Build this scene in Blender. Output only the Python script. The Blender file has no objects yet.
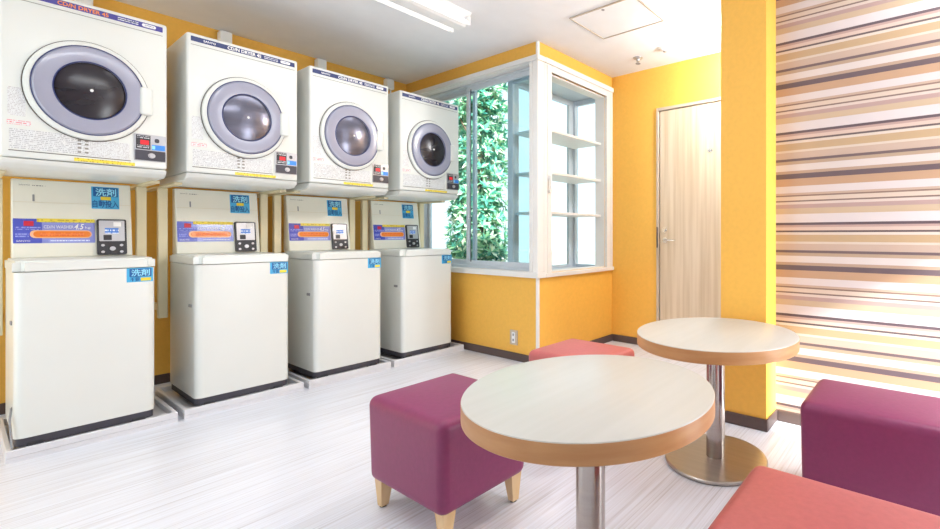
import bpy, bmesh, math, random
from mathutils import Matrix, Vector
R = math.radians
C = bpy.context.scene.collection
scene = bpy.context.scene

# ------------------------------------------------------------------ materials
def lin(c):
    return tuple((x / 255 / 12.92) if x / 255 <= 0.04045 else ((x / 255 + 0.055) / 1.055) ** 2.4 for x in c) + (1,)

def mat(name, rgb, rough=0.5, metal=0.0, var=0.04, scale=(6, 6, 6), bump=0.0, spec=0.5, coat=0.0, emit=None, estr=0):
    m = bpy.data.materials.new(name); m.use_nodes = True
    nt = m.node_tree; b = nt.nodes['Principled BSDF']
    tc = nt.nodes.new('ShaderNodeTexCoord'); mp = nt.nodes.new('ShaderNodeMapping'); mp.inputs['Scale'].default_value = scale
    nz = nt.nodes.new('ShaderNodeTexNoise'); nz.inputs['Scale'].default_value = 1.0; nz.inputs['Detail'].default_value = 4
    nt.links.new(tc.outputs['Object'], mp.inputs['Vector']); nt.links.new(mp.outputs[0], nz.inputs['Vector'])
    rp = nt.nodes.new('ShaderNodeValToRGB')
    c = lin(rgb)
    rp.color_ramp.elements[0].position = .3; rp.color_ramp.elements[1].position = .7
    rp.color_ramp.elements[0].color = tuple(max(0, x * (1 - var)) for x in c[:3]) + (1,)
    rp.color_ramp.elements[1].color = tuple(min(1, x * (1 + var)) for x in c[:3]) + (1,)
    nt.links.new(nz.outputs['Fac'], rp.inputs['Fac']); nt.links.new(rp.outputs[0], b.inputs['Base Color'])
    b.inputs['Roughness'].default_value = rough; b.inputs['Metallic'].default_value = metal
    b.inputs['Specular IOR Level'].default_value = spec
    if coat:
        b.inputs['Coat Weight'].default_value = coat; b.inputs['Coat Roughness'].default_value = .08
    if bump:
        bp = nt.nodes.new('ShaderNodeBump'); bp.inputs['Strength'].default_value = bump; bp.inputs['Distance'].default_value = .002
        nt.links.new(nz.outputs['Fac'], bp.inputs['Height']); nt.links.new(bp.outputs[0], b.inputs['Normal'])
    if emit:
        b.inputs['Emission Color'].default_value = lin(emit); b.inputs['Emission Strength'].default_value = estr
    return m

def glass_mat(name, tint, trans=0.9):
    m = bpy.data.materials.new(name); m.use_nodes = True
    nt = m.node_tree; nt.nodes.clear()
    out = nt.nodes.new('ShaderNodeOutputMaterial'); mix = nt.nodes.new('ShaderNodeMixShader')
    tr = nt.nodes.new('ShaderNodeBsdfTransparent'); tr.inputs[0].default_value = lin(tint)
    gl = nt.nodes.new('ShaderNodeBsdfGlossy'); gl.inputs['Roughness'].default_value = .02
    lw = nt.nodes.new('ShaderNodeLayerWeight'); lw.inputs['Blend'].default_value = .5
    pw = nt.nodes.new('ShaderNodeMath'); pw.operation = 'POWER'; pw.inputs[1].default_value = 5
    ma = nt.nodes.new('ShaderNodeMath'); ma.operation = 'MULTIPLY_ADD'; ma.inputs[1].default_value = .4; ma.inputs[2].default_value = .025
    nt.links.new(lw.outputs['Facing'], pw.inputs[0]); nt.links.new(pw.outputs[0], ma.inputs[0])
    nt.links.new(ma.outputs[0], mix.inputs[0]); nt.links.new(tr.outputs[0], mix.inputs[1]); nt.links.new(gl.outputs[0], mix.inputs[2])
    nt.links.new(mix.outputs[0], out.inputs[0])
    return m

def floor_mat():
    m = mat('vinyl_floor', (226, 222, 226), .3, spec=.4)
    nt = m.node_tree; b = nt.nodes['Principled BSDF']
    tc = nt.nodes.new('ShaderNodeTexCoord')
    def streak(sx, sy, det):
        mp = nt.nodes.new('ShaderNodeMapping'); mp.inputs['Scale'].default_value = (sx, sy, 1)
        n = nt.nodes.new('ShaderNodeTexNoise'); n.inputs['Scale'].default_value = 1; n.inputs['Detail'].default_value = det
        nt.links.new(tc.outputs['Object'], mp.inputs['Vector']); nt.links.new(mp.outputs[0], n.inputs['Vector']); return n
    a = streak(2.6, 190, 4); c = streak(1.0, 80, 2)
    ad = nt.nodes.new('ShaderNodeMath'); ad.operation = 'ADD'
    nt.links.new(a.outputs['Fac'], ad.inputs[0]); nt.links.new(c.outputs['Fac'], ad.inputs[1])
    rp = nt.nodes.new('ShaderNodeValToRGB'); e = rp.color_ramp.elements
    hf = nt.nodes.new('ShaderNodeMath'); hf.operation = 'MULTIPLY'; hf.inputs[1].default_value = .5
    nt.links.new(ad.outputs[0], hf.inputs[0]); nt.links.new(hf.outputs[0], rp.inputs['Fac'])
    e[0].position = .36; e[0].color = lin((204, 203, 209)); e[1].position = .60; e[1].color = lin((234, 237, 247))
    mid = e.new(.46); mid.color = lin((224, 225, 233))
    nt.links.new(rp.outputs[0], b.inputs['Base Color'])
    return m

def stripe_mat():
    m = bpy.data.materials.new('striped_wallpaper'); m.use_nodes = True
    nt = m.node_tree; b = nt.nodes['Principled BSDF']
    tc = nt.nodes.new('ShaderNodeTexCoord'); sp = nt.nodes.new('ShaderNodeSeparateXYZ')
    nt.links.new(tc.outputs['Object'], sp.inputs[0])
    s = nt.nodes.new('ShaderNodeMath'); s.operation = 'SUBTRACT'; s.inputs[0].default_value = 1.624 + 0.507 * 2
    nt.links.new(sp.outputs['Z'], s.inputs[1])
    d = nt.nodes.new('ShaderNodeMath'); d.operation = 'DIVIDE'; d.inputs[1].default_value = .507
    nt.links.new(s.outputs[0], d.inputs[0])
    f = nt.nodes.new('ShaderNodeMath'); f.operation = 'FRACT'; nt.links.new(d.outputs[0], f.inputs[0])
    rp = nt.nodes.new('ShaderNodeValToRGB'); rp.color_ramp.interpolation = 'CONSTANT'
    stops = [(0, (88, 66, 76)), (.024, (196, 152, 142)), (.05, (228, 192, 172)), (.083, (96, 74, 76)), (.105, (232, 210, 190)),
             (.132, (206, 164, 112)), (.205, (228, 204, 182)), (.228, (208, 172, 148)), (.30, (104, 78, 84)), (.326, (192, 156, 122)),
             (.36, (230, 212, 206)), (.43, (192, 152, 122)), (.463, (96, 72, 80)), (.516, (206, 152, 108)), (.60, (230, 212, 210)),
             (.672, (206, 168, 142)), (.697, (142, 104, 88)), (.714, (230, 200, 176)), (.757, (130, 98, 88)), (.772, (230, 204, 188)),
             (.80, (192, 150, 142)), (.842, (214, 178, 138)), (.905, (230, 214, 214))]
    def ds(c):
        g = sum(c) / 3; return tuple((g + (x - g) * .8) * .88 * .88 + y * .12 for x, y in zip(c, (216, 194, 188)))
    stops = [(p, ds(c)) for p, c in stops]
    e = rp.color_ramp.elements
    e[0].position = 0; e[0].color = lin(stops[0][1]); e[1].position = stops[1][0]; e[1].color = lin(stops[1][1])
    for p, c in stops[2:]:
        q = e.new(p); q.color = lin(c)
    nt.links.new(f.outputs[0], rp.inputs['Fac']); nt.links.new(rp.outputs[0], b.inputs['Base Color'])
    b.inputs['Roughness'].default_value = .42; b.inputs['Specular IOR Level'].default_value = .5
    return m

def wood_mat(name, c1, c2, scale, rough=.45):
    m = mat(name, c1, rough); nt = m.node_tree; b = nt.nodes['Principled BSDF']
    tc = nt.nodes.new('ShaderNodeTexCoord'); mp = nt.nodes.new('ShaderNodeMapping'); mp.inputs['Scale'].default_value = scale
    n = nt.nodes.new('ShaderNodeTexNoise'); n.inputs['Scale'].default_value = 1; n.inputs['Detail'].default_value = 5
    rp = nt.nodes.new('ShaderNodeValToRGB'); e = rp.color_ramp.elements
    e[0].position = .35; e[0].color = lin(c1); e[1].position = .65; e[1].color = lin(c2)
    nt.links.new(tc.outputs['Object'], mp.inputs[0]); nt.links.new(mp.outputs[0], n.inputs['Vector'])
    nt.links.new(n.outputs['Fac'], rp.inputs['Fac']); nt.links.new(rp.outputs[0], b.inputs['Base Color'])
    return m

def print_mat(name, paper, ink, pitch, dash, thr=.5):
    """illegible rows of fine print: dashes in rows"""
    m = mat(name, paper, .35); nt = m.node_tree; b = nt.nodes['Principled BSDF']
    tc = nt.nodes.new('ShaderNodeTexCoord'); sp = nt.nodes.new('ShaderNodeSeparateXYZ'); nt.links.new(tc.outputs['Object'], sp.inputs[0])
    def M(op, a, bb=None):
        n = nt.nodes.new('ShaderNodeMath'); n.operation = op
        for i, v in enumerate((a, bb)):
            if v is None: continue
            if isinstance(v, (int, float)): n.inputs[i].default_value = v
            else: nt.links.new(v, n.inputs[i])
        return n.outputs[0]
    zr = M('DIVIDE', sp.outputs['Z'], pitch); row = M('FLOOR', zr); fr = M('FRACT', zr)
    on = M('GREATER_THAN', fr, .5)
    cx = nt.nodes.new('ShaderNodeCombineXYZ')
    nt.links.new(M('MULTIPLY', sp.outputs['X'], dash), cx.inputs[0]); nt.links.new(M('MULTIPLY', row, 7.31), cx.inputs[1])
    n = nt.nodes.new('ShaderNodeTexNoise'); n.inputs['Scale'].default_value = 1; n.inputs['Detail'].default_value = 2
    nt.links.new(cx.outputs[0], n.inputs['Vector'])
    k = M('MULTIPLY', M('GREATER_THAN', n.outputs['Fac'], thr), on)
    mx = nt.nodes.new('ShaderNodeMix'); mx.data_type = 'RGBA'
    mx.inputs[6].default_value = lin(paper); mx.inputs[7].default_value = lin(ink)
    nt.links.new(k, mx.inputs[0]); nt.links.new(mx.outputs[2], b.inputs['Base Color'])
    return m

M = {}
M['orange'] = mat('orange_wall_paint', (243, 186, 80), .6, var=.03, scale=(40, 40, 40), bump=.15)
M['ceil'] = mat('ceiling_paint', (238, 238, 241), .8, var=.02)
M['white'] = mat('white_trim_paint', (238, 236, 232), .45, var=.02)
M['floor'] = floor_mat()
M['stripe'] = stripe_mat()
M['base'] = mat('dark_brown_baseboard', (88, 70, 66), .45, var=.06)
M['alu'] = mat('pale_aluminium_frame', (206, 214, 222), .4, metal=.15, var=.03)
M['enamel'] = mat('cream_enamel', (229, 231, 226), .28, var=.015, scale=(3, 3, 3))
M['enamel_side'] = mat('ivory_enamel', (226, 218, 190), .35, var=.02, scale=(3, 3, 3))
M['panel'] = mat('ivory_console', (238, 236, 222), .3, var=.015)
M['black'] = mat('black_plastic', (42, 42, 48), .4, var=.1)
M['dark'] = mat('charcoal_plastic', (62, 60, 70), .45, var=.08)
M['grey'] = mat('grey_plastic', (150, 150, 152), .4, var=.05)
M['silver'] = mat('silver_plate', (190, 190, 194), .3, metal=.6, var=.04)
M['pan'] = mat('white_drain_pan', (228, 228, 232), .4, var=.02)
M['post'] = mat('ivory_steel_post', (226, 214, 178), .45, var=.03)
M['lav'] = mat('lavender_grey_door_ring', (158, 159, 178), .22, var=.04, coat=.3)
M['bowl'] = mat('dark_smoked_glass', (34, 28, 36), .22, var=.2, scale=(5, 5, 12), spec=.5)
M['bowl2'] = mat('steel_drum_behind_glass', (110, 110, 126), .22, metal=.5, var=.3, scale=(3, 3, 14), spec=.5)
M['outline'] = mat('grey_seal', (96, 88, 84), .5)
M['navy'] = mat('navy_strip', (46, 58, 112), .35)
M['violet'] = mat('violet_strip', (70, 66, 150), .35)
M['otext'] = mat('orange_lettering', (236, 140, 70), .4)
M['wtext'] = mat('white_lettering', (245, 245, 245), .4)
M['gtext'] = mat('grey_lettering', (140, 136, 130), .5)
M['cyan'] = mat('cyan_sticker', (72, 178, 226), .4)
M['deepblue'] = mat('deep_blue_sticker', (14, 92, 160), .4)
M['cyantext'] = mat('pale_cyan_lettering', (150, 224, 250), .4)
M['yellow'] = mat('yellow_sticker', (238, 216, 60), .45)
M['blue'] = mat('blue_label', (72, 84, 196), .14, spec=.7, coat=.6)
M['peri'] = mat('periwinkle_label', (142, 150, 222), .14, spec=.7, coat=.6)
M['orange_pill'] = mat('orange_label', (244, 130, 28), .14, spec=.7, coat=.6)
M['pill_edge'] = mat('pale_orange_label', (250, 190, 140), .35)
M['red'] = mat('red_label', (206, 34, 60), .35)
M['redlcd'] = mat('red_display', (200, 30, 40), .3, emit=(220, 20, 30), estr=.5)
M['bluelcd'] = mat('blue_display', (70, 130, 220), .3)
M['bluest'] = mat('blue_sticker', (58, 140, 230), .4)
M['print'] = print_mat('small_print', (226, 228, 228), (182, 182, 184), .0085, 230, .48)
M['print2'] = print_mat('fine_small_print', (226, 228, 228), (192, 188, 188), .007, 300, .5)
M['yprint'] = print_mat('yellow_sticker_print', (240, 218, 70), (186, 160, 40), .011, 150, .52)
M['redprint'] = print_mat('red_small_print', (228, 226, 226), (226, 130, 136), .010, 200, .48)
M['print_peri'] = print_mat('white_print_on_periwinkle', (142, 150, 222), (238, 240, 250), .012, 190, .46)
M['print_blue'] = print_mat('pale_print_on_blue', (72, 84, 196), (160, 168, 228), .012, 190, .46)
M['print_pill'] = print_mat('red_print_on_orange', (244, 130, 28), (214, 74, 24), .014, 160, .47)
M['print_black'] = print_mat('white_print_on_black', (42, 42, 48), (210, 210, 214), .010, 240, .44)
M['print_lcd'] = print_mat('white_print_on_blue_display', (70, 130, 220), (226, 236, 250), .018, 170, .46)
M['print_navy'] = print_mat('white_print_on_navy', (46, 58, 112), (226, 228, 238), .010, 230, .46)
M['print_badge'] = print_mat('navy_print_on_white', (240, 240, 240), (120, 128, 168), .008, 230, .46)
M['print_panel'] = print_mat('grey_print_on_ivory', (238, 236, 222), (150, 148, 140), .010, 220, .45)
M['top'] = wood_mat('cream_table_laminate', (198, 196, 189), (202, 200, 194), (2, 30, 2), .3)
M['edge'] = wood_mat('beech_table_edge', (188, 134, 84), (198, 148, 98), (6, 6, 40), .4)
M['steel'] = mat('brushed_steel', (186, 178, 172), .16, metal=.95, var=.06, scale=(4, 4, 60))
M['disc'] = mat('brushed_steel_disc', (178, 172, 164), .34, metal=.85, var=.06, scale=(50, 3, 3))
M['rubber'] = mat('black_rubber', (40, 34, 34), .7)
M['plum'] = mat('plum_leatherette', (134, 50, 94), .42, var=.05, scale=(60, 60, 60), bump=.25)
M['rose'] = mat('brick_red_leatherette', (188, 98, 98), .42, var=.05, scale=(60, 60, 60), bump=.25)
M['legwood'] = wood_mat('beech_leg', (222, 186, 136), (236, 206, 162), (20, 20, 4))
M['doorwood'] = wood_mat('pale_ash_door', (206, 184, 152), (226, 208, 182), (3, 26, .8))
M['frame'] = mat('greige_door_frame', (196, 180, 160), .45)
M['chrome'] = mat('satin_chrome', (214, 210, 206), .2, metal=.9)
M['glass'] = glass_mat('window_glass', (240, 248, 250))
M['lamp'] = mat('white_lamp_metal', (244, 244, 244), .35, var=.01)
M['tube'] = mat('fluorescent_tube', (250, 250, 250), .3, emit=(255, 250, 244), estr=.6)
M['leaf'] = None
M['bark'] = mat('bark', (110, 92, 74), .9, var=.3, scale=(20, 20, 5), bump=.5)
M['ground'] = mat('pale_gravel_ground', (152, 158, 152), .9, var=.12, scale=(20, 20, 20))

def leaf_mat():
    m = bpy.data.materials.new('evergreen_leaf'); m.use_nodes = True
    nt = m.node_tree; b = nt.nodes['Principled BSDF']
    g = nt.nodes.new('ShaderNodeNewGeometry')
    rp = nt.nodes.new('ShaderNodeValToRGB'); e = rp.color_ramp.elements
    e[0].position = 0; e[0].color = lin((44, 122, 112)); e[1].position = 1; e[1].color = lin((226, 236, 190))
    for p, c in ((.45, (98, 174, 146)), (.75, (156, 204, 152)), (.9, (236, 245, 226))):  # near-white stop puts bright highlights into the leaf colour
        q = e.new(p); q.color = lin(c)
    nt.links.new(g.outputs['Random Per Island'], rp.inputs['Fac'])
    nt.links.new(rp.outputs[0], b.inputs['Base Color'])
    b.inputs['Roughness'].default_value = .35
    tl = nt.nodes.new('ShaderNodeBsdfTranslucent'); nt.links.new(rp.outputs[0], tl.inputs[0])
    mx = nt.nodes.new('ShaderNodeMixShader'); mx.inputs[0].default_value = .35
    out = nt.nodes['Material Output']
    nt.links.new(b.outputs[0], mx.inputs[1]); nt.links.new(tl.outputs[0], mx.inputs[2]); nt.links.new(mx.outputs[0], out.inputs[0])
    return m
M['leaf'] = leaf_mat()

# ------------------------------------------------------------------ helpers
def obj(name, bm, m, parent=None, smooth=False):
    me = bpy.data.meshes.new(name)
    bmesh.ops.recalc_face_normals(bm, faces=bm.faces[:])
    bm.to_mesh(me); bm.free()
    for x in (m if isinstance(m, (list, tuple)) else [m]): me.materials.append(x)
    if smooth:
        for p in me.polygons: p.use_smooth = True
        me.set_sharp_from_angle(angle=R(35))
    o = bpy.data.objects.new(name, me); C.objects.link(o)
    if parent: o.parent = parent
    return o

def thing(name, label, cat, loc=(0, 0, 0), group=None):
    o = bpy.data.objects.new(name, None); C.objects.link(o); o.location = loc; o.empty_display_size = .1
    o['label'] = label; o['category'] = cat
    if group: o['group'] = group
    return o

def tag(o, label, cat, group=None):
    o['label'] = label; o['category'] = cat
    if group: o['group'] = group
    return o

def struct(name, bm, m, smooth=False):
    o = obj(name, bm, m, None, smooth); o['kind'] = 'structure'; return o

def B(): return bmesh.new()

def box(bm, x0, x1, y0, y1, z0, z1, bev=0, seg=2, mx=None, mi=0):
    r = bmesh.ops.create_cube(bm, size=1); vs = r['verts']
    bmesh.ops.scale(bm, vec=(x1 - x0, y1 - y0, z1 - z0), verts=vs)
    bmesh.ops.translate(bm, vec=((x0 + x1) / 2, (y0 + y1) / 2, (z0 + z1) / 2), verts=vs)
    fs = list({f for v in vs for f in v.link_faces})
    if bev:
        es = list({e for v in vs for e in v.link_edges})
        g = bmesh.ops.bevel(bm, geom=es, offset=bev, segments=seg, affect='EDGES', profile=.5)
        fs = [f for f in g['faces']] ; 
        vs = list({v for f in bm.faces for v in f.verts if f in g['faces'] or True}) if False else vs
    for f in fs:
        if f.is_valid: f.material_index = mi
    return bm

def vbox(bm, x0, x1, y0, y1, z0, z1, bev, seg=4, keys=('all',)):
    """box with only its vertical edges rounded"""
    t = bmesh.new(); box(t, x0, x1, y0, y1, z0, z1)
    es = []
    for e in t.edges:
        a, b = e.verts
        if abs(a.co.x - b.co.x) < 1e-6 and abs(a.co.y - b.co.y) < 1e-6:
            if 'front' in keys and a.co.y > (y0 + y1) / 2: continue
            es.append(e)
    bmesh.ops.bevel(t, geom=es, offset=bev, segments=seg, affect='EDGES', profile=.5)
    join(bm, t); return bm

def join(bm, t, mx=None):
    me = bpy.data.meshes.new('tmp')
    if mx is not None: bmesh.ops.transform(t, matrix=mx, verts=t.verts[:])
    t.to_mesh(me); t.free(); bm.from_mesh(me); bpy.data.meshes.remove(me); return bm

def cyl(bm, p0, p1, r0, r1=None, seg=24):
    p0 = Vector(p0); p1 = Vector(p1); d = p1 - p0
    r1 = r0 if r1 is None else r1
    q = d.to_track_quat('Z', 'Y').to_matrix().to_4x4()
    mx = Matrix.Translation((p0 + p1) / 2) @ q
    bmesh.ops.create_cone(bm, cap_ends=True, segments=seg, radius1=r0, radius2=r1, depth=d.length, matrix=mx)
    return bm

def tube(bm, pts, r, seg=10):
    for a, b in zip(pts, pts[1:]): cyl(bm, a, b, r, seg=seg)
    for p in pts[1:-1]: bmesh.ops.create_uvsphere(bm, u_segments=seg, v_segments=6, radius=r, matrix=Matrix.Translation(p))
    return bm

def lathe(bm, prof, seg=48, mx=None, close=True):
    """prof: list of (radius, height) about Z"""
    t = bmesh.new(); rings = []
    for r, h in prof:
        if r < 1e-6: rings.append([t.verts.new((0, 0, h))])
        else: rings.append([t.verts.new((r * math.cos(2 * math.pi * i / seg), r * math.sin(2 * math.pi * i / seg), h)) for i in range(seg)])
    for a, b in zip(rings, rings[1:]):
        for i in range(seg):
            j = (i + 1) % seg
            if len(a) == 1 and len(b) == 1: continue
            if len(a) == 1: t.faces.new((a[0], b[i], b[j]))
            elif len(b) == 1: t.faces.new((a[i], b[0], a[j]))
            else: t.faces.new((a[i], a[j], b[j], b[i]))
    return join(bm, t, mx)

def prism(bm, prof, x0, x1, bev=0, seg=2):
    """profile in (y,z) extruded along x"""
    t = bmesh.new()
    a = [t.verts.new((x0, y, z)) for y, z in prof]; b = [t.verts.new((x1, y, z)) for y, z in prof]
    n = len(prof)
    t.faces.new(a); t.faces.new(b[::-1])
    for i in range(n): t.faces.new((a[i], b[i], b[(i + 1) % n], a[(i + 1) % n]))
    bmesh.ops.recalc_face_normals(t, faces=t.faces[:])
    if bev: bmesh.ops.bevel(t, geom=t.edges[:], offset=bev, segments=seg, affect='EDGES', profile=.5)
    return join(bm, t)

def rrect(bm, x0, x1, z0, z1, y, th, r, seg=6, mx=None):
    """thin rounded plate facing -y"""
    t = bmesh.new(); pts = []
    for cx, cz, a0 in ((x1 - r, z1 - r, 0), (x0 + r, z1 - r, 90), (x0 + r, z0 + r, 180), (x1 - r, z0 + r, 270)):
        for i in range(seg + 1):
            a = R(a0 + 90 * i / seg); pts.append((cx + r * math.cos(a), cz + r * math.sin(a)))
    f = [t.verts.new((px, y - th, pz)) for px, pz in pts]; k = [t.verts.new((px, y, pz)) for px, pz in pts]
    t.faces.new(f); t.faces.new(k[::-1]); n = len(pts)
    for i in range(n): t.faces.new((f[i], k[i], k[(i + 1) % n], f[(i + 1) % n]))
    return join(bm, t, mx)

def text(name, s, x0, z0, w, h, y, m, parent, mx=None, shear=0, bold=0.0):
    """real lettering as a thin mesh facing -y, fitted in a w x h box whose lower left corner is (x0, z0)"""
    cu = bpy.data.curves.new(name, 'FONT'); cu.body = s; cu.size = 1; cu.extrude = 0; cu.shear = shear; cu.resolution_u = 2; cu.offset = bold
    o = bpy.data.objects.new(name, cu); C.objects.link(o)
    dg = bpy.context.evaluated_depsgraph_get(); dg.update()
    me = bpy.data.meshes.new_from_object(o.evaluated_get(dg))
    bpy.data.objects.remove(o); bpy.data.curves.remove(cu)
    me.name = name; me.materials.clear(); me.materials.append(m)
    xs = [v.co.x for v in me.vertices] or [0, 1]; ys = [v.co.y for v in me.vertices] or [0, 1]
    sx = w / max(1e-6, max(xs) - min(xs)); sy = h / max(1e-6, max(ys) - min(ys)); ox = min(xs); oy = min(ys)
    for v in me.vertices:
        p = Vector((x0 + (v.co.x - ox) * sx, y, z0 + (v.co.y - oy) * sy)); v.co = (mx @ p) if mx is not None else p
    ob = bpy.data.objects.new(name, me); C.objects.link(ob); ob.parent = parent
    return ob

# ------------------------------------------------------------------ room shell
CE = 2.61
VN = 4.5          # machine wall
UE = 2.632        # window wall
VB = 2.612        # wall of the bay window
UD = 3.66         # door wall
US = 2.61         # striped wall
UW, VS = -1.8, -.9

b = B(); box(b, UW - .12, UE + .14, VS - .12, VN + .15, -.12, 0); box(b, UE + .14, UD + .12, VS - .12, VB + .12, -.12, 0)
struct('floor', b, M['floor'])
b = B(); box(b, UW - .12, UE + .14, VS - .12, VN + .15, CE, CE + .12); box(b, UE + .14, UD + .12, VS - .12, VB + .12, CE, CE + .12)
struct('ceiling', b, M['ceil'])
struct('wall_north', box(B(), UW, UE + .15, VN, VN + .15, 0, CE), M['orange'])

b = B()
W1 = (2.70, 4.32, .745, 2.455)      # window 1 opening v0 v1 z0 z1
box(b, UE, UE + .14, 2.612, VN, 0, W1[2]); box(b, UE, UE + .14, 2.612, VN, W1[3], CE)
box(b, UE, UE + .14, W1[1], VN, W1[2], W1[3]); box(b, UE, UE + .14, 2.612, W1[0], W1[2], W1[3])
struct('wall_east', b, M['orange'])

b = B()
W2 = (2.786, 3.56, .735, 2.40)
box(b, UE + .14, UD + .12, VB, VB + .12, 0, W2[2]); box(b, UE + .14, UD + .12, VB, VB + .12, W2[3], CE)
box(b, UE + .14, W2[0], VB, VB + .12, W2[2], W2[3]); box(b, W2[1], UD + .12, VB, VB + .12, W2[2], W2[3])
struct('wall_bay', b, M['orange'])

D = (1.19, 2.085, 0, 2.205)
b = B()
box(b, UD, UD + .12, VS, D[0], 0, CE); box(b, UD, UD + .12, D[1], VB, 0, CE); box(b, UD, UD + .12, D[0], D[1], D[3], CE)
struct('wall_far', b, M['orange'])
struct('wall_striped', box(B(), US, US + .1, VS, .90, 0, CE), M['stripe'])
struct('wall_pillar', box(B(), 2.425, US, .72, .975, 0, CE), M['orange'])
struct('wall_pillar_back', box(B(), US, US + .1, .90, .975, 0, CE), M['orange'])

# south wall with a wide window behind the camera, west wall with a window
SW = (1.90, 2.58, .03, 1.52)
b = B()
box(b, UW, SW[0], VS - .12, VS, 0, CE); box(b, SW[1], UD + .12, VS - .12, VS, 0, CE)
box(b, SW[0], SW[1], VS - .12, VS, 0, SW[2]); box(b, SW[0], SW[1], VS - .12, VS, SW[3], CE)
struct('wall_south', b, M['ceil'])
WW = (2.5, 4.3, .3, 2.35)
b = B()
box(b, UW - .12, UW, VS, WW[0], 0, CE); box(b, UW - .12, UW, WW[1], VN, 0, CE)
box(b, UW - .12, UW, WW[0], WW[1], 0, WW[2]); box(b, UW - .12, UW, WW[0], WW[1], WW[3], CE)
struct('wall_west', b, M['ceil'])

def plain_window(name, axis, c, a0, a1, z0, z1, n, depth=.06):
    b = B(); w = .05
    def bx(p0, p1, q0, q1):
        if axis == 'y': box(b, p0, p1, c, c + depth, q0, q1)
        else: box(b, c, c + depth, p0, p1, q0, q1)
    bx(a0, a1, z0, z0 + w); bx(a0, a1, z1 - w, z1); 
    for i in range(n + 1):
        p = a0 + (a1 - a0 - w) * i / n; bx(p, p + w, z0 + w, z1 - w)
    o = struct(name, b, M['alu'])
    g = B()
    if axis == 'y': box(g, a0 + w, a1 - w, c + depth * .4, c + depth * .5, z0 + w, z1 - w)
    else: box(g, c + depth * .4, c + depth * .5, a0 + w, a1 - w, z0 + w, z1 - w)
    obj('pane', g, M['glass'], o)
    return o
plain_window('window_3', 'y', VS - .09, *SW, 1)
plain_window('window_4', 'x', UW - .09, *WW, 3)

# trims
def bb(name, x0, x1, y0, y1, z1=.065): struct(name, box(B(), x0, x1, y0, y1, 0, z1, .004, 1), M['base'])
bb('baseboard_north', UW, UE, VN - .012, VN)
bb('baseboard_east', UE - .014, UE, VB - .014, VN - .012)
bb('baseboard_bay', UE, UD, VB - .014, VB)
bb('baseboard_far', UD - .014, UD, 2.125, VB - .014)
bb('baseboard_pillar', 2.413, 2.425, .708, .987)
bb('baseboard_pillar_side', 2.425, US, .708, .72)
bb('baseboard_striped', US - .014, US, VS, .708)

# corner beads and window casings
struct('trim_1', box(B(), UE - .005, UE + .018, VB - .005, VB + .018, .065, .70, .002, 1), M['white'])
struct('trim_2', box(B(), UE - .005, UE + .018, VB - .005, VB + .018, 2.50, CE, .002, 1), M['white'])
b = B()   # casing of window 1: sill board, head board, corner post, left post
box(b, UE - .03, UE + .07, VB - .03, W1[1] + .06, .70, .745, .004, 1)
box(b, UE - .025, UE + .07, VB - .025, VN - .03, 2.455, 2.497, .004, 1)
box(b, UE - .012, UE + .06, VB - .012, 2.70, .745, 2.455, .004, 1)
box(b, UE - .018, UE - .012, VB + .045, VB + .06, .745, 2.455)
box(b, UE - .002, UE + .139, W1[0] - .006, W1[0], .745, 2.455); box(b, UE - .002, UE + .139, W1[1], W1[1] + .006, .745, 2.455)
box(b, UE - .002, UE + .139, W1[0], W1[1], 2.449, 2.456); box(b, UE - .002, UE + .139, W1[0], W1[1], .744, .7465)
struct('trim_3', b, M['white'])
b = B()   # casing of window 2
box(b, UE + .07, UD - .002, VB - .03, VB + .02, .70, .735, .004, 1)
box(b, UE + .07, UD - .002, VB - .025, VB + .02, 2.455, 2.50, .004, 1)
box(b, UE + .06, W2[0], VB - .012, VB + .02, .735, 2.455, .003, 1)
box(b, W2[1], UD - .002, VB - .012, VB + .02, .735, 2.455, .003, 1)
box(b, W2[0], W2[1], VB - .012, VB + .02, 2.40, 2.455, .003, 1)
box(b, UE + .095, UE + .103, VB - .017, VB - .012, .735, 2.455); box(b, 3.62, 3.626, VB - .017, VB - .012, .735, 2.455)
box(b, W2[0] - .012, W2[0], VB + .02, VB + .13, .735, 2.40); box(b, W2[1] - .004, W2[1] + .012, VB + .02, VB + .13, .735, 2.40)
box(b, W2[0], W2[1], VB + .02, VB + .13, 2.388, 2.402); box(b, W2[0], W2[1], VB + .02, VB + .13, .733, .742)
struct('trim_4', b, M['white'])

# window 1: aluminium sliding window
def wframe(b, u0, u1, v0, v1, z0, z1, w, wz=None):
    wz = wz or w
    box(b, u0, u1, v0, v1, z0, z0 + wz, .003, 1); box(b, u0, u1, v0, v1, z1 - wz, z1, .003, 1)
    box(b, u0, u1, v0, v0 + w, z0 + wz, z1 - wz, .003, 1); box(b, u0, u1, v1 - w, v1, z0 + wz, z1 - wz, .003, 1)
b = B()
wframe(b, UE + .05, UE + .15, W1[0] + .001, W1[1] - .001, W1[2] + .002, W1[3] - .006, .022)
box(b, UE + .095, UE + .105, W1[0], W1[1], W1[2] + .02, W1[2] + .035); box(b, UE + .095, UE + .105, W1[0], W1[1], W1[3] - .05, W1[3] - .02)
w1 = struct('window_1', b, M['alu'])
b = B(); wframe(b, UE + .06, UE + .09, 2.722, 3.60, .768, 2.43, .038, .045); s = obj('sash', b, M['alu'], w1)
b = B(); box(b, UE + .073, UE + .077, 2.758, 3.564, .811, 2.387); obj('pane', b, M['glass'], s)
b = B(); wframe(b, UE + .108, UE + .138, 3.535, 4.298, .768, 2.43, .038, .045); s = obj('sash', b, M['alu'], w1)
b = B(); box(b, UE + .121, UE + .125, 3.571, 4.262, .811, 2.387); obj('pane', b, M['glass'], s)
b = B(); box(b, UE + .0595, UE + .0605, 3.525, 3.537, .80, 2.40); obj('gap_strip', b, M['dark'], w1)  # thin dark strip drawn for the dark gap between the sashes

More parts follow.
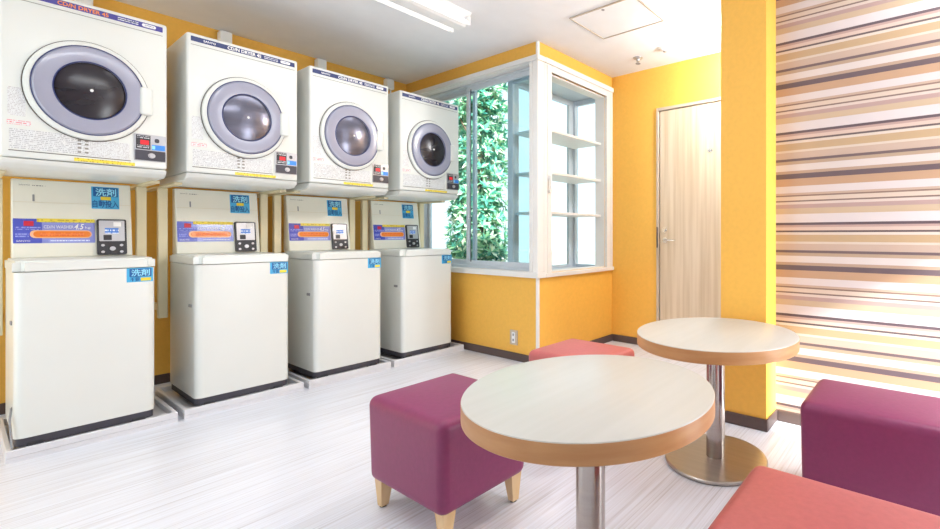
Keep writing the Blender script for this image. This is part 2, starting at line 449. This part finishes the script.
# window 2: projecting bay with glass sides and shelves
BV = 3.06
b = B()
box(b, 2.73, 3.62, VB + .12, BV + .02, .68, .72, .004, 1)          # bottom board
box(b, 2.73, 3.62, VB + .12, BV + .02, 2.42, 2.46, .004, 1)        # top board
for u in (2.73, 3.575): box(b, u, u + .045, BV - .045, BV + .02, .72, 2.42, .004, 1)
for u in (2.735, 3.58): box(b, u, u + .035, VB + .12, VB + .15, .72, 2.42, .003, 1)
for u in (2.735, 3.58):
    box(b, u, u + .03, VB + .15, BV - .03, .72, .75); box(b, u, u + .03, VB + .15, BV - .03, 2.37, 2.42)
box(b, 3.505, 3.575, BV - .02, BV + .01, .75, 2.37, .003, 1); box(b, 2.775, 2.83, BV - .02, BV + .01, .75, 2.37, .003, 1)
box(b, 2.775, 3.575, BV - .02, BV + .01, .72, .75); box(b, 2.775, 3.575, BV - .02, BV + .01, 2.37, 2.42)
w2 = struct('window_2', b, M['alu'])
b = B(); box(b, 2.83, 3.505, BV - .006, BV - .002, .75, 2.37); obj('pane', b, M['glass'], w2)
for u in (2.75, 3.595):
    b = B(); box(b, u, u + .004, VB + .15, BV - .03, .75, 2.37); obj('pane', b, M['glass'], w2)
for z in (1.935, 1.575, 1.232):
    b = B(); box(b, 2.772, 3.574, VB + .06, BV - .03, z - .006, z + .016, .003, 1); obj('shelf', b, M['white'], w2)
b = B(); box(b, 2.735, 2.757, VB - .03, VB - .012, 1.505, 1.545, .004, 1); box(b, 2.738, 2.754, VB - .045, VB - .025, 1.41, 1.535, .004, 1)
box(b, 2.732, 2.762, VB - .04, VB - .012, 1.395, 1.42, .004, 1)
obj('latch', b, M['white'], w2)

# door
b = B()
box(b, UD - .018, UD + .10, D[1] - .012, D[1] + .012, 0, D[3] + .016, .003, 1); box(b, UD - .018, UD + .10, D[0] - .012, D[0] + .012, 0, D[3] + .016, .003, 1)
box(b, UD - .018, UD + .10, D[0] + .012, D[1] - .012, D[3] - .012, D[3] + .016, .003, 1)
dr = struct('door_1', b, M['frame'])
b = B(); box(b, UD - .004, UD + .04, D[0] + .016, D[1] - .022, .008, D[3] - .018, .002, 1); leaf = obj('door_leaf', b, M['doorwood'], dr)
b = B()
cyl(b, (UD - .012, 2.012, 1.09), (UD - .004, 2.012, 1.09), .026); cyl(b, (UD - .03, 2.012, 1.09), (UD - .012, 2.012, 1.09), .013)
obj('lock_knob', b, M['chrome'], leaf, True)
b = B()
cyl(b, (UD - .012, 2.008, 1.0), (UD - .004, 2.008, 1.0), .026); cyl(b, (UD - .05, 2.008, 1.0), (UD - .012, 2.008, 1.0), .009)
tube(b, [(UD - .05, 2.008, 1.0), (UD - .052, 1.96, 1.0), (UD - .05, 1.885, 1.0)], .0085); obj('lever_handle', b, M['chrome'], leaf, True)
b = B(); box(b, UD - .0235, UD - .0175, 2.079, 2.09, .93, 1.12); obj('strike_plate', b, M['black'], dr)
b = B()
for v in (1.555, 1.578): cyl(b, (UD - .022, v, 1.775), (UD - .004, v, 1.775), .005)
box(b, UD - .008, UD - .004, 1.545, 1.588, 1.765, 1.79); obj('coat_hook', b, M['chrome'], leaf, False)

# ceiling hatch, sprinkler, detector
b = B(); box(b, 2.485, 2.885, 1.60, 2.14, CE - .006, CE, .002, 1)
h = thing('access_hatch', 'square white access hatch with thin metal rim flush in the ceiling', 'ceiling hatch', (2.685, 1.87, CE))
b = B(); box(b, -.2, .2, -.27, .27, -.004, 0); obj('hatch_panel', b, M['ceil'], h)
b = B()
for x0, x1, y0, y1 in ((-.206, -.198, -.276, .276), (.198, .206, -.276, .276), (-.198, .198, -.276, -.268), (-.198, .198, .268, .276)): box(b, x0, x1, y0, y1, -.008, 0)
obj('hatch_rim', b, M['frame'], h)
b = B(); cyl(b, (-.172, 0, -.007), (-.172, 0, -.004), .011); obj('hatch_lock', b, M['grey'], h)
h = thing('fire_sprinkler', 'small metal sprinkler head on the ceiling near the orange far wall', 'sprinkler', (3.38, 2.13, CE))
b = B(); lathe(b, [(0, 0), (.045, 0), (.042, -.006), (.018, -.012), (.014, -.03), (0, -.03)], 24); obj('escutcheon', b, M['silver'], h, True)
b = B(); cyl(b, (0, 0, -.052), (0, 0, -.048), .022, seg=12); tube(b, [(-.012, 0, -.028), (-.012, 0, -.05)], .003); tube(b, [(.012, 0, -.028), (.012, 0, -.05)], .003); obj('deflector', b, M['grey'], h)
h = thing('heat_detector', 'low round white detector on the ceiling above the pale door', 'detector', (3.325, 1.83, CE))
b = B(); lathe(b, [(0, 0), (.05, 0), (.05, -.012), (.03, -.022), (0, -.024)], 24); obj('detector_body', b, M['lamp'], h, True)
b = B(); lathe(b, [(0, -.022), (.016, -.024), (.014, -.034), (0, -.036)], 20); obj('sensor', b, M['silver'], h, True)

# fluorescent fixture
def fixture(label, u0, u1, vc, group):
    L = u1 - u0; t = thing('fluorescent_fixture', label, 'ceiling light', (u0, vc, CE), group)
    b = B(); prism(b, [(-.115, -.004), (-.04, -.085), (.04, -.085), (.115, -.004), (.115, 0), (-.115, 0)], 0, L, .002, 1); obj('fixture_body', b, M['lamp'], t)
    for s in (-1, 1):
        b = B(); cyl(b, (.03, s * .097, -.075), (L - .03, s * .097, -.075), .0145, seg=20); tb = obj('fluorescent_tube', b, M['tube'], t, True)
        for x in (.005, L - .03):
            b = B(); box(b, x, x + .025, s * .097 - .015, s * .097 + .015, -.093, -.03, .005, 2); box(b, x + .002, x + .022, min(s * .06, s * .097), max(s * .06, s * .097), -.06, -.04); obj('lamp_holder', b, M['lamp'], t)
            
    return t
fixture('twin-tube white fluorescent fixture on the ceiling in front of the dryers', .78, 2.04, 2.78, None)

# wall boxes above the dryers
for (u, lab) in ((.47, 'leftmost'), (1.165, 'second from left'), (1.82, 'third from left'), (2.43, 'rightmost')):
    where = {.47: 'above the dryer with orange lettering', 1.165: 'above the second dryer from the left', 1.82: 'above the left edge of the third dryer', 2.43: 'above the gap between third and fourth dryers'}[u]
    t = thing('socket_box', 'small white socket box at the wall top ' + where, 'socket box', (u, VN, 2.565), 'socket boxes at the top of the orange wall')
    b = B(); box(b, -.036, .036, -.075, 0, -.07, .03, .008, 2); obj('box_body', b, M['lamp'], t)
    b = B(); tube(b, [(.012, -.04, -.045), (.014, -.042, -.10), (.02, -.05, -.37)], .008); obj('power_cord', b, M['lamp'], t, True)

# power outlet
t = thing('power_outlet', 'grey double power outlet low on the orange wall below the large window', 'outlet', (UE, 2.885, .19))
b = B(); box(b, -.008, 0, -.045, .045, -.062, .062, .003, 2); obj('plate', b, M['frame'], t)
b = B(); box(b, -.012, -.007, -.02, .02, -.045, .045, .003, 2); k = obj('insert', b, M['lamp'], t)
for z in (-.022, .022):
    b = B(); rrect(b, -.006, .006, z - .009, z + .012, 0, .001, .004, 4, Matrix.Translation((-.0118, 0, 0)) @ Matrix.Rotation(R(-90), 4, 'Z')); obj('socket', b, M['dark'], k)

# ------------------------------------------------------------------ washers
WV = 3.52
def washer(u, label, hose=False, warm=False):
    t = thing('washing_machine', label, 'washing machine', (u, WV, 0), 'coin washing machines along the orange wall')
    hw = .2325
    b = B(); vbox(b, -hw, hw, 0, .54, .095, .872, .035, 5, ('front',)); obj('cabinet', b, M['enamel'], t, True)
    b = B()
    tt = B(); box(tt, -hw - .003, hw + .003, -.004, .54, .876, .926)
    es = [e for e in tt.edges if (abs(e.verts[0].co.z - e.verts[1].co.z) > .01 and e.verts[0].co.y < .1)]
    bmesh.ops.bevel(tt, geom=es, offset=.035, segments=5, affect='EDGES')
    es = [e for e in tt.edges if e.verts[0].co.z > .92 and e.verts[1].co.z > .92 and len(e.link_faces) == 2]
    bmesh.ops.bevel(tt, geom=es, offset=.010, segments=3, affect='EDGES')
    join(b, tt); lid = obj('lid', b, M['enamel'], t, True)
    b = B(); vbox(b, -hw + .004, hw - .004, .006, .53, .056, .095, .033, 5, ('front',)); base = obj('plinth', b, M['dark'], t, True)
    for sx in (-1, 1):
        for y in (.035, .47):
            b = B(); box(b, sx * .17 - .025, sx * .17 + .025, y - .033, y + .03, .022, .07, .004, 1); obj('foot', b, M['black'], t)
    # sloping console
    b = B(); prism(b, [(.462, .926), (.462, .926), (.522, 1.35), (.575, 1.35), (.575, .926)][1:], -.2165, .2165, .006, 2); obj('control_console', b, M['panel'], t)
    sl = math.atan2(.06, .424)
    # frame of the console face: local x, depth -y, height above the lid along the slope
    mx = Matrix.Translation((0, .462, .926)) @ Matrix.Rotation(-sl, 4, 'X')
    Z = lambda z: (z - .930) * 1.011
    def plate(name, x0, x1, z0, z1, m, parent=t, th=.0012, r=.002, lift=0):
        b = B(); rrect(b, x0, x1, Z(z0), Z(z1), -lift, th, r, 4, mx); return obj(name, b, m, parent)
    T = lambda name, s, x0, z0, w, h, m, parent, lift=.002, **k: text(name, s, x0, Z(z0), w, h, -lift, m, parent, mx, **k)
    plate('console_groove', -.212, .212, 1.229, 1.231, M['enamel_side'], th=.0008)
    T('lettering', 'SANYO', -.192, 1.318, .036, .008, M['gtext'], t)
    plate('small_print', -.15, -.104, 1.318, 1.326, M['print_panel'], th=.0006)
    plate('slot', -.148, -.141, 1.235, 1.272, M['grey'])
    # operation label
    lab = plate('operation_label', -.212, .07, 1.008, 1.14, M['peri'])
    plate('label_field', -.212, -.118, 1.008, 1.14, M['blue'], lab, lift=.0008)
    plate('label_band', -.135, .07, 1.122, 1.142, M['yprint'], lab, lift=.0012)
    plate('red_patch', -.178, -.145, 1.10, 1.127, M['red'], lab, lift=.0014)
    plate('pill_rim', -.158, .058, 1.035, 1.078, M['pill_edge'], lab, th=.001, r=.019, lift=.0016)
    plate('pill', -.147, .054, 1.040, 1.073, M['orange_pill'], lab, th=.001, r=.015, lift=.0022)
    T('lettering', 'CD/N WASHER', -.112, 1.088, .104, .017, M['wtext'], lab, .0032)
    T('lettering', '4.5', -.006, 1.083, .036, .032, M['wtext'], lab, .0032, shear=.3, bold=.02)
    T('lettering', 'kg', .034, 1.085, .02, .016, M['wtext'], lab, .0032)
    T('lettering', 'SANYO', -.202, 1.016, .045, .009, M['wtext'], lab, .0032)
    plate('small_print', -.125, .03, 1.049, 1.064, M['print_pill'], lab, th=.0006, lift=.0032)
    plate('small_print', -.095, .05, 1.012, 1.030, M['print_peri'], lab, th=.0006, lift=.0014)
    plate('small_print', -.205, -.162, 1.040, 1.064, M['print_blue'], lab, th=.0006, lift=.0022)
    plate('small_print', -.205, -.122, 1.080, 1.096, M['print_blue'], lab, th=.0006, lift=.0022)
    # detergent sticker on the console
    st = plate('detergent_sticker', .060, .168, 1.205, 1.334, M['cyan'])
    plate('sticker_field', .067, .163, 1.277, 1.330, M['deepblue'], st, lift=.0008)
    T('lettering', '洗剤', .075, 1.279, .082, .047, M['cyantext'], st, .003, bold=.02)
    T('lettering', '自動投入', .063, 1.211, .102, .045, M['deepblue'], st, .003, bold=.02)
    plate('yellow_tab', .095, .135, 1.256, 1.276, M['yellow'], st, th=.0008, lift=.0035)
    # coin unit
    b = B(); rrect(b, .076, .192, .006, Z(1.142), 0, .018, .008, 4, mx); cu = obj('coin_unit', b, M['black'], t)
    plate('face_plate', .084, .184, 1.014, 1.134, M['silver'], cu, th=.002, r=.004, lift=.017)
    plate('display', .106, .160, 1.058, 1.09, M['print_lcd'], cu, th=.001, lift=.019)
    plate('coin_slot', .100, .132, 1.020, 1.050, M['black'], cu, th=.002, lift=.019)
    plate('notice', .140, .170, 1.100, 1.125, M['lamp'], cu, th=.001, lift=.019)
    for x in (.097, .17):
        for z in (.952, .99):
            b = B(); cyl(b, mx @ Vector((x, -.016, Z(z))), mx @ Vector((x, -.023, Z(z))), .007, seg=14); obj('button', b, M['silver'], cu, True)
    b = B(); cyl(b, mx @ Vector((.134, -.016, Z(.97))), mx @ Vector((.134, -.026, Z(.97))), .012, seg=18); obj('return_knob', b, M['silver'], cu, True)
    # sticker on the front below the lid
    def fplate(name, x0, x1, z0, z1, m, parent=t, th=.0012, lift=0):
        b = B(); rrect(b, x0, x1, z0, z1, -lift, th, .002, 3); return obj(name, b, m, parent)
    st = fplate('detergent_sticker', .124, .222, .797, .872, M['cyan'], lift=-.0002)
    fplate('sticker_field', .134, .216, .825, .868, M['deepblue'], st, lift=.0006)
    text('lettering', '洗剤', .140, .828, .070, .037, -.0026, M['cyantext'], st, bold=.02)
    text('lettering', '不要', .136, .801, .036, .021, -.0024, M['deepblue'], st, bold=.02)
    fplate('yellow_tab', .176, .214, .802, .819, M['yellow'], st, lift=.0006)
    b = B(); box(b, -hw - .006, -hw + .002, .07, .115, .622, .640, .002, 1); obj('side_catch', b, M['grey'], t)
    if hose:
        b = B(); tube(b, [(-.228, .08, .235), (-.236, .06, .232), (-.242, .02, .19), (-.236, -.004, .06)], .004); obj('hose', b, M['grey'], t, True)
    return t

def pan(u, w, label):
    t = thing('drain_pan', label, 'drain pan', (u, WV, 0), 'white drain pans under the washers')
    b = B(); h = w / 2; d0, d1 = -.018, .66
    box(b, -h, h, d0, d1, 0, .02)
    box(b, -h, h, d0, d0 + .02, .02, .054, .003, 1); box(b, -h, h, d1 - .02, d1, .02, .054, .003, 1)
    box(b, -h, -h + .02, d0 + .02, d1 - .02, .02, .054, .003, 1); box(b, h - .02, h, d0 + .02, d1 - .02, .02, .054, .003, 1)
    obj('tray', b, M['pan'], t)
    for sx in (-1, 1):
        b = B(); cyl(b, (sx * (h - .05), .012 + .02, .02), (sx * (h - .05), .012 + .02, .046), .028, .02, 16); obj('corner_boss', b, M['pan'], t)
    return t

# ------------------------------------------------------------------ dryers
DV = 3.49
def dryer(u, label, orange=False, bowl='bowl'):
    t = thing('clothes_dryer', label, 'clothes dryer', (u, DV, 0), 'coin clothes dryers above the washers')
    hw = .272
    b = B(); prism(b, [(0, 2.205), (0, 1.408), (.6, 1.408), (.6, 2.205)], -hw, hw, .012, 3); obj('cabinet', b, M['enamel'], t, True)
    b = B(); prism(b, [(.004, 1.404), (.018, 1.382), (.055, 1.362), (.6, 1.362), (.6, 1.404)], -hw + .001, hw - .001, .003, 1); obj('chin', b, M['enamel'], t, True)
    K = 1.18; cx, cz = -.004, 1.765
    mx = Matrix.Translation((cx, 0, cz)) @ Matrix.Diagonal((1, 1, K, 1)) @ Matrix.Rotation(R(90), 4, 'X')
    b = B(); lathe(b, [(.196, 0), (.206, 0), (.206, .012), (.203, .020), (.190, .026), (.184, .024), (.184, 0)], 72, mx); d = obj('door', b, M['enamel'], t, True)
    b = B(); lathe(b, [(.2045, 0), (.2095, 0), (.2095, .004), (.2045, .004)], 72, mx); obj('door_seal', b, M['outline'], d, True)
    b = B(); lathe(b, [(.183, .026), (.1848, .028), (.1868, .0262)], 72, mx); lathe(b, [(.1165, .033), (.119, .037), (.1215, .033)], 72, mx); obj('rim_line', b, M['navy'], d, True)
    b = B(); lathe(b, [(.184, .0), (.184, .024), (.176, .033), (.150, .036), (.122, .034), (.1165, .028), (.1165, 0)], 72, mx); obj('door_ring', b, M['lav'], d, True)
    b = B(); lathe(b, [(.1165, .026), (.105, .030), (.07, .038), (.03, .042), (0, .043)], 72, mx); obj('window_glass', b, M[bowl], d, True)
    b = B(); lathe(b, [(.006, .041), (.006, .046), (0, .047)], 16, mx); obj('centre_stud', b, M['lamp'], d, True)
    # handle on the right side of the ring
    b = B(); box(b, cx + .166, cx + .215, -.043, -.003, cz - .078, cz + .068, .012, 3); hd = obj('handle', b, M['enamel'], d, True)
    # header strip
    def fplate(name, x0, x1, z0, z1, m, parent=t, th=.0012, lift=0, r=.002):
        b = B(); rrect(b, x0, x1, z0, z1, -lift, th, r, 4); return obj(name, b, m, parent)
    s = fplate('header_strip', -.254, .254, 2.158, 2.186, M['violet' if orange else 'navy'])
    tm = M['otext'] if orange else M['wtext']
    text('lettering', 'SANYO', -.20, 2.166, .055, .012, -.002, M['wtext'], s, bold=.02)
    text('lettering', 'CD/N DRYER 45', -.108 if orange else -.092, 2.162, .165, .020, -.002, tm, s, bold=.03)
    fplate('small_print', .088, .162, 2.165, 2.179, M['print_navy'], s, th=.0006, lift=.0012)
    fplate('badge', .175, .228, 2.164, 2.181, M['lamp'], s, lift=.001, r=.008)
    fplate('small_print', .183, .220, 2.167, 2.178, M['print_badge'], s, th=.0006, lift=.002)
    fplate('thin_line', -.254, .254, 2.138, 2.1395, M['gtext'], th=.0006)
    # coin unit bottom right
    c = fplate('coin_unit', .146, .266, 1.445, 1.588, M['silver'], th=.006, r=.004)
    fplate('timer_display', .152, .206, 1.507, 1.582, M['black'], c, th=.002, lift=.006)
    fplate('red_window', .168, .200, 1.532, 1.556, M['redlcd'], c, th=.001, lift=.0078)
    fplate('small_print', .156, .202, 1.561, 1.578, M['print_black'], c, th=.0006, lift=.0078)
    fplate('small_print', .156, .202, 1.511, 1.528, M['print_black'], c, th=.0006, lift=.0078)
    fplate('lock_mark', .222, .240, 1.548, 1.570, M['dark'], c, th=.0008, lift=.006, r=.007)
    fplate('blue_sticker', .211, .262, 1.507, 1.536, M['bluest'], c, th=.001, lift=.006)
    fplate('sticker_tab', .212, .224, 1.512, 1.531, M['cyantext'], c, th=.0006, lift=.0068)
    fplate('coin_plate', .149, .263, 1.449, 1.502, M['dark'], c, th=.004, lift=.006)
    b = B(); cyl(b, (.210, -.008, 1.475), (.210, -.020, 1.475), .010, seg=20); cyl(b, (.210, -.008, 1.475), (.210, -.012, 1.475), .014, seg=20); obj('coin_knob', b, M['silver'], c, True)
    # printed instructions
    i = fplate('instruction_print', -.246, -.02, 1.448, 1.540, M['print'], th=.0006)
    fplate('instruction_print', -.02, .13, 1.444, 1.528, M['print2'], th=.0006)
    fplate('instruction_print', -.25, -.20, 1.60, 1.73, M['print2'], th=.0005)
    fplate('red_print', -.252, -.185, 1.558, 1.578, M['redprint'], th=.0006)
    fplate('rule_line', -.248, .135, 1.437, 1.441, M['outline'], th=.0008)
    b = B()
    for x in (-.045, -.022):
        for z in (1.455, 1.475, 1.495, 1.512): box(b, x, x + .012, -.0012, 0, z, z + .009)
    obj('print_marks', b, M['gtext'], t)
    fplate('yellow_notice', -.056, .15, 1.413, 1.430, M['yprint'], th=.001)
    return t

def stand(u, label):
    t = thing('dryer_stand', label, 'dryer stand', (u, 0, 0), 'ivory dryer stands')
    for sx in (-1, 1):
        x = sx * .264
        b = B(); box(b, x - .022, x + .022, 4.04, 4.08, 0.52, 1.346, .003, 1); obj('post', b, M['post'], t)
        b = B(); box(b, x - .018, x + .018, 3.70, VN, 1.346, 1.362, .003, 1); obj('bracket_arm', b, M['post'], t)
        b = B()
        box(b, x - .012, x + .012, 4.08, VN, .56, .60, .003, 1); obj('wall_tie', b, M['post'], t)
    return t

ws = [(.393, 'leftmost white coin washing machine, below the dryer with orange lettering'),
      (1.020, 'second white coin washing machine from the left'),
      (1.632, 'third white coin washing machine from the left'),
      (2.258, 'rightmost white coin washing machine, closest to the large window')]
for i, (u, l) in enumerate(ws): washer(u, l, hose=(i == 0))
for (a, c_), l in zip(((.138, .711), (.737, 1.328), (1.358, 1.925), (1.95, 2.595)),
                ('low white drain pan under the leftmost washer', 'low white drain pan under the second washer from the left',
                 'low white drain pan under the third washer from the left', 'low white drain pan under the washer closest to the window')):
    pan((a + c_) / 2, c_ - a, l)
ds = [(.393, 'leftmost cream dryer with orange lettering on a violet strip', True, 'bowl'),
      (1.015, 'cream dryer second from the left, big round door and navy strip', False, 'bowl2'),
      (1.628, 'cream dryer third from the left, pale steel drum behind its door', False, 'bowl2'),
      (2.262, 'rightmost cream dryer, dark round window, beside the large window', False, 'bowl')]
for u, l, o_, bw in ds: dryer(u, l, o_, bw)
for u, l in ((.393, 'ivory steel stand carrying the leftmost dryer'), (1.015, 'ivory steel stand carrying the second dryer from the left'),
             (1.626, 'ivory steel stand carrying the third dryer from the left'), (2.258, 'ivory steel stand carrying the dryer beside the window')):
    stand(u, l)

# ------------------------------------------------------------------ tables
def table(u, v, r, rb, label):
    t = thing('round_table', label, 'table', (u, v, 0), 'round pedestal tables')
    b = B(); lathe(b, [(0, .597), (r - .004, .597), (r - .001, .596), (r, .5935)], 128); lathe(b, [(0, .597), (0, .597)], 8) if False else None
    lathe(b, [(0, .589), (r - .002, .589), (r, .5935)], 128); obj('tabletop', b, M['top'], t, True)
    b = B(); lathe(b, [(r - .002, .594), (r + .0005, .5935), (r + .0005, .5455), (r - .003, .5425), (0, .5425)], 128); obj('edge_band', b, M['edge'], t, True)
    b = B(); cyl(b, (0, 0, .018), (0, 0, .5425), .0435, seg=48); obj('column', b, M['steel'], t, True)
    b = B(); lathe(b, [(0, .02), (rb - .02, .02), (rb - .004, .018), (rb, .014), (rb, .005), (rb - .004, .004), (0, .004)], 96); base = obj('base_disc', b, M['disc'], t, True)
    b = B(); lathe(b, [(0, 0), (rb - .006, 0), (rb - .003, .004), (0, .004)], 96); obj('base_rubber', b, M['rubber'], base, True)
    return t
table(1.063, .837, .364, .235, 'round cream table nearest the front, left of the other table')
table(1.994, .828, .3665, .235, 'round cream table beside the orange pillar')

# ------------------------------------------------------------------ stools
def stool(u0, u1, v0, v1, m, label):
    cu, cv = (u0 + u1) / 2, (v0 + v1) / 2; a, c_ = (u1 - u0) / 2, (v1 - v0) / 2
    t = thing('cube_stool', label, 'stool', (cu, cv, 0), 'upholstered cube stools')
    b = B(); box(b, -a, a, -c_, c_, .106, .43)
    bmesh.ops.subdivide_edges(b, edges=b.edges[:], cuts=5, use_grid_fill=True)
    for vv in b.verts:      # padding: crowned top, sides slightly drawn in to the bottom
        x, y, z = vv.co; k = (1 - (x / a) ** 2) * (1 - (y / c_) ** 2)
        if z > .42: vv.co.z += .008 * k
        s = 1 - .03 * (1 - (z - .106) / .324)
        vv.co.x *= s; vv.co.y *= s
    tt = [e for e in b.edges if len(e.link_faces) == 2 and e.calc_face_angle(0) > R(45)]
    bmesh.ops.bevel(b, geom=tt, offset=.034, segments=6, affect='EDGES', profile=.5)
    obj('cushion', b, m, t, True)
    for sx in (-1, 1):
        for sy in (-1, 1):
            b = B(); 
            top = [(sx * (a - .022), sy * (c_ - .022)), (sx * (a - .072), sy * (c_ - .022)), (sx * (a - .072), sy * (c_ - .072)), (sx * (a - .022), sy * (c_ - .072))]
            bot = [(sx * (a - .030), sy * (c_ - .030)), (sx * (a - .058), sy * (c_ - .030)), (sx * (a - .058), sy * (c_ - .058)), (sx * (a - .030), sy * (c_ - .058))]
            A = [b.verts.new((x, y, .115)) for x, y in top]; Q = [b.verts.new((x, y, .005)) for x, y in bot]
            b.faces.new(A); b.faces.new(Q[::-1])
            for k in range(4): b.faces.new((A[k], Q[k], Q[(k + 1) % 4], A[(k + 1) % 4]))
            lg = obj('leg', b, M['legwood'], t)
            b = B(); cyl(b, (sx * (a - .044), sy * (c_ - .044), 0), (sx * (a - .044), sy * (c_ - .044), .007), .013, seg=14); obj('glide', b, M['rubber'], lg)
    return t
stool(.890, 1.282, 1.318, 1.800, M['plum'], 'plum cube stool on wooden legs at the left of the near table')
stool(1.725, 2.10, 1.33, 1.80, M['rose'], 'brick red cube stool behind the near table, by the orange corner')
stool(.87, 1.24, -.06, .402, M['rose'], 'brick red cube stool in the front, right of the near table')
stool(1.752, 2.125, -.07, .402, M['plum'], 'plum cube stool in front of the striped wall')

# ------------------------------------------------------------------ outside
struct('ground', box(B(), -14, 26, -14, 26, -.5, -.2), M['ground'])
rnd = random.Random(5)
def tree(u, v, rad, height, n, label, seed):
    rnd = random.Random(seed)
    t = thing('evergreen_tree', label, 'tree', (u, v, -.2), 'evergreen trees outside the window')
    b = B(); cyl(b, (0, 0, 0), (.05, .03, height * .8), .09, .03, 12)
    for k in range(7):
        a = k * 2.3; z = height * (.15 + .1 * k); cyl(b, (0.02, .01, z), (rad * .7 * math.cos(a), rad * .7 * math.sin(a), z + .5), .03, .012, 8)
    obj('trunk', b, M['bark'], t, True)
    vs, fs = [], []
    for i in range(n):
        z = rnd.uniform(.15, height); a = rnd.uniform(0, 2 * math.pi)
        rr = rad * (rnd.random() ** .45) * (1.0 if z < height * .75 else (1.15 - (z / height - .75) * 2.6))
        c = Vector((rr * math.cos(a), rr * math.sin(a), z)); out = Vector((math.cos(a), math.sin(a), .7 + rnd.uniform(-.4, .5))).normalized()
        q = out.to_track_quat('Z', 'Y')
        k = rnd.randint(7, 10); ph = rnd.uniform(0, 6)
        for j in range(k):
            al = ph + j * 2 * math.pi / k + rnd.uniform(-.2, .2); tilt = rnd.uniform(.1, .9); L = rnd.uniform(.09, .165); w = L * rnd.uniform(.14, .2)
            d = q @ Vector((math.cos(al) * math.cos(tilt), math.sin(al) * math.cos(tilt), math.sin(tilt)))
            s = q @ Vector((-math.sin(al), math.cos(al), 0)); up = d.cross(s)
            pts = [c, c + d * L * .45 + s * w + up * .008, c + d * L, c + d * L * .45 - s * w + up * .008]
            o = len(vs); vs += [tuple(p) for p in pts]; fs.append((o, o + 1, o + 2, o + 3))
    me = bpy.data.meshes.new('foliage'); me.from_pydata(vs, [], fs); me.materials.append(M['leaf'])
    f = bpy.data.objects.new('foliage', me); C.objects.link(f); f.parent = t
tree(4.6, 5.86, .42, 4.6, 1250, 'leafy evergreen tree behind the right pane of the large window', 3)
tree(5.75, 7.5, .36, 4.2, 600, 'leafy evergreen tree behind the left pane of the large window', 8)

# ------------------------------------------------------------------ light
w = bpy.data.worlds.new('sky'); scene.world = w; w.use_nodes = True
nt = w.node_tree; bg = nt.nodes['Background']
bg.inputs[0].default_value = (.90, .96, 1.0, 1); bg.inputs[1].default_value = 1.7

def area(name, loc, rot, sx, sy, power, col=(1, 1, 1)):
    l = bpy.data.lights.new(name, 'AREA'); l.shape = 'RECTANGLE'; l.size = sx; l.size_y = sy; l.energy = power; l.color = col
    o = bpy.data.objects.new(name, l); C.objects.link(o); o.location = loc; o.rotation_euler = rot
    return o
# daylight through the window behind the camera (faces +v), the west window (faces +u), window 1 and the bay
area('south_window_daylight', ((SW[0] + SW[1]) / 2, VS + .02, (SW[2] + SW[3]) / 2), (R(90), 0, 0), SW[1] - SW[0], SW[3] - SW[2], 32, (.93, .97, 1))
area('west_window_daylight', (UW + .02, (WW[0] + WW[1]) / 2, (WW[2] + WW[3]) / 2), (R(90), 0, R(-90)), WW[1] - WW[0], WW[3] - WW[2], 20, (.92, .97, 1))
pl = bpy.data.lights.new('corridor_lamp', 'POINT'); pl.energy = 65; pl.shadow_soft_size = .08; pl.color = (.96, .98, 1)
po = bpy.data.objects.new('corridor_lamp', pl); C.objects.link(po); po.location = (3.27, 1.10, CE - .24)
area('fluorescent_light', (1.4, 2.78, CE - .12), (0, 0, 0), 1.2, .25, 4.5, (.95, .98, 1))
area('room_lamp', (2.2, -.4, CE - .06), (0, 0, 0), .5, .7, 17, (.95, .98, 1))
area('front_fill_light', (.5, 1.7, CE - .12), (0, 0, 0), 1.2, .25, 17, (.95, .98, 1))  # added unseen fill to brighten the machine fronts, no fixture behind it

sl = bpy.data.lights.new('sun', 'SUN'); sl.energy = 19; sl.angle = R(5); sl.color = (1, .97, .92)
so = bpy.data.objects.new('sun', sl); C.objects.link(so)
so.rotation_euler = Vector((.27, .80, -.47)).to_track_quat('-Z', 'Y').to_euler()

# ------------------------------------------------------------------ camera
cam = bpy.data.cameras.new('camera'); co = bpy.data.objects.new('camera', cam); C.objects.link(co)
co.location = (0, 0, 1.05); co.rotation_euler = (R(90), 0, .5913 - math.pi / 2)
cam.sensor_fit = 'HORIZONTAL'; cam.sensor_width = 36; cam.lens = 452.38 / 940 * 36
cam.shift_x = -(624.9 - 470) / 940; cam.shift_y = -(264.5 - 234.7) / 940; cam.clip_start = .02
scene.camera = co
scene.view_settings.view_transform = 'Standard'; scene.view_settings.look = 'None'
scene.view_settings.gamma = 1; scene.view_settings.use_curve_mapping = False
scene.view_settings.exposure = 0.06
scene.cycles.use_denoising = True
scene.cycles.max_bounces = 10; scene.cycles.transparent_max_bounces = 12
scene.cycles.sample_clamp_indirect = 6
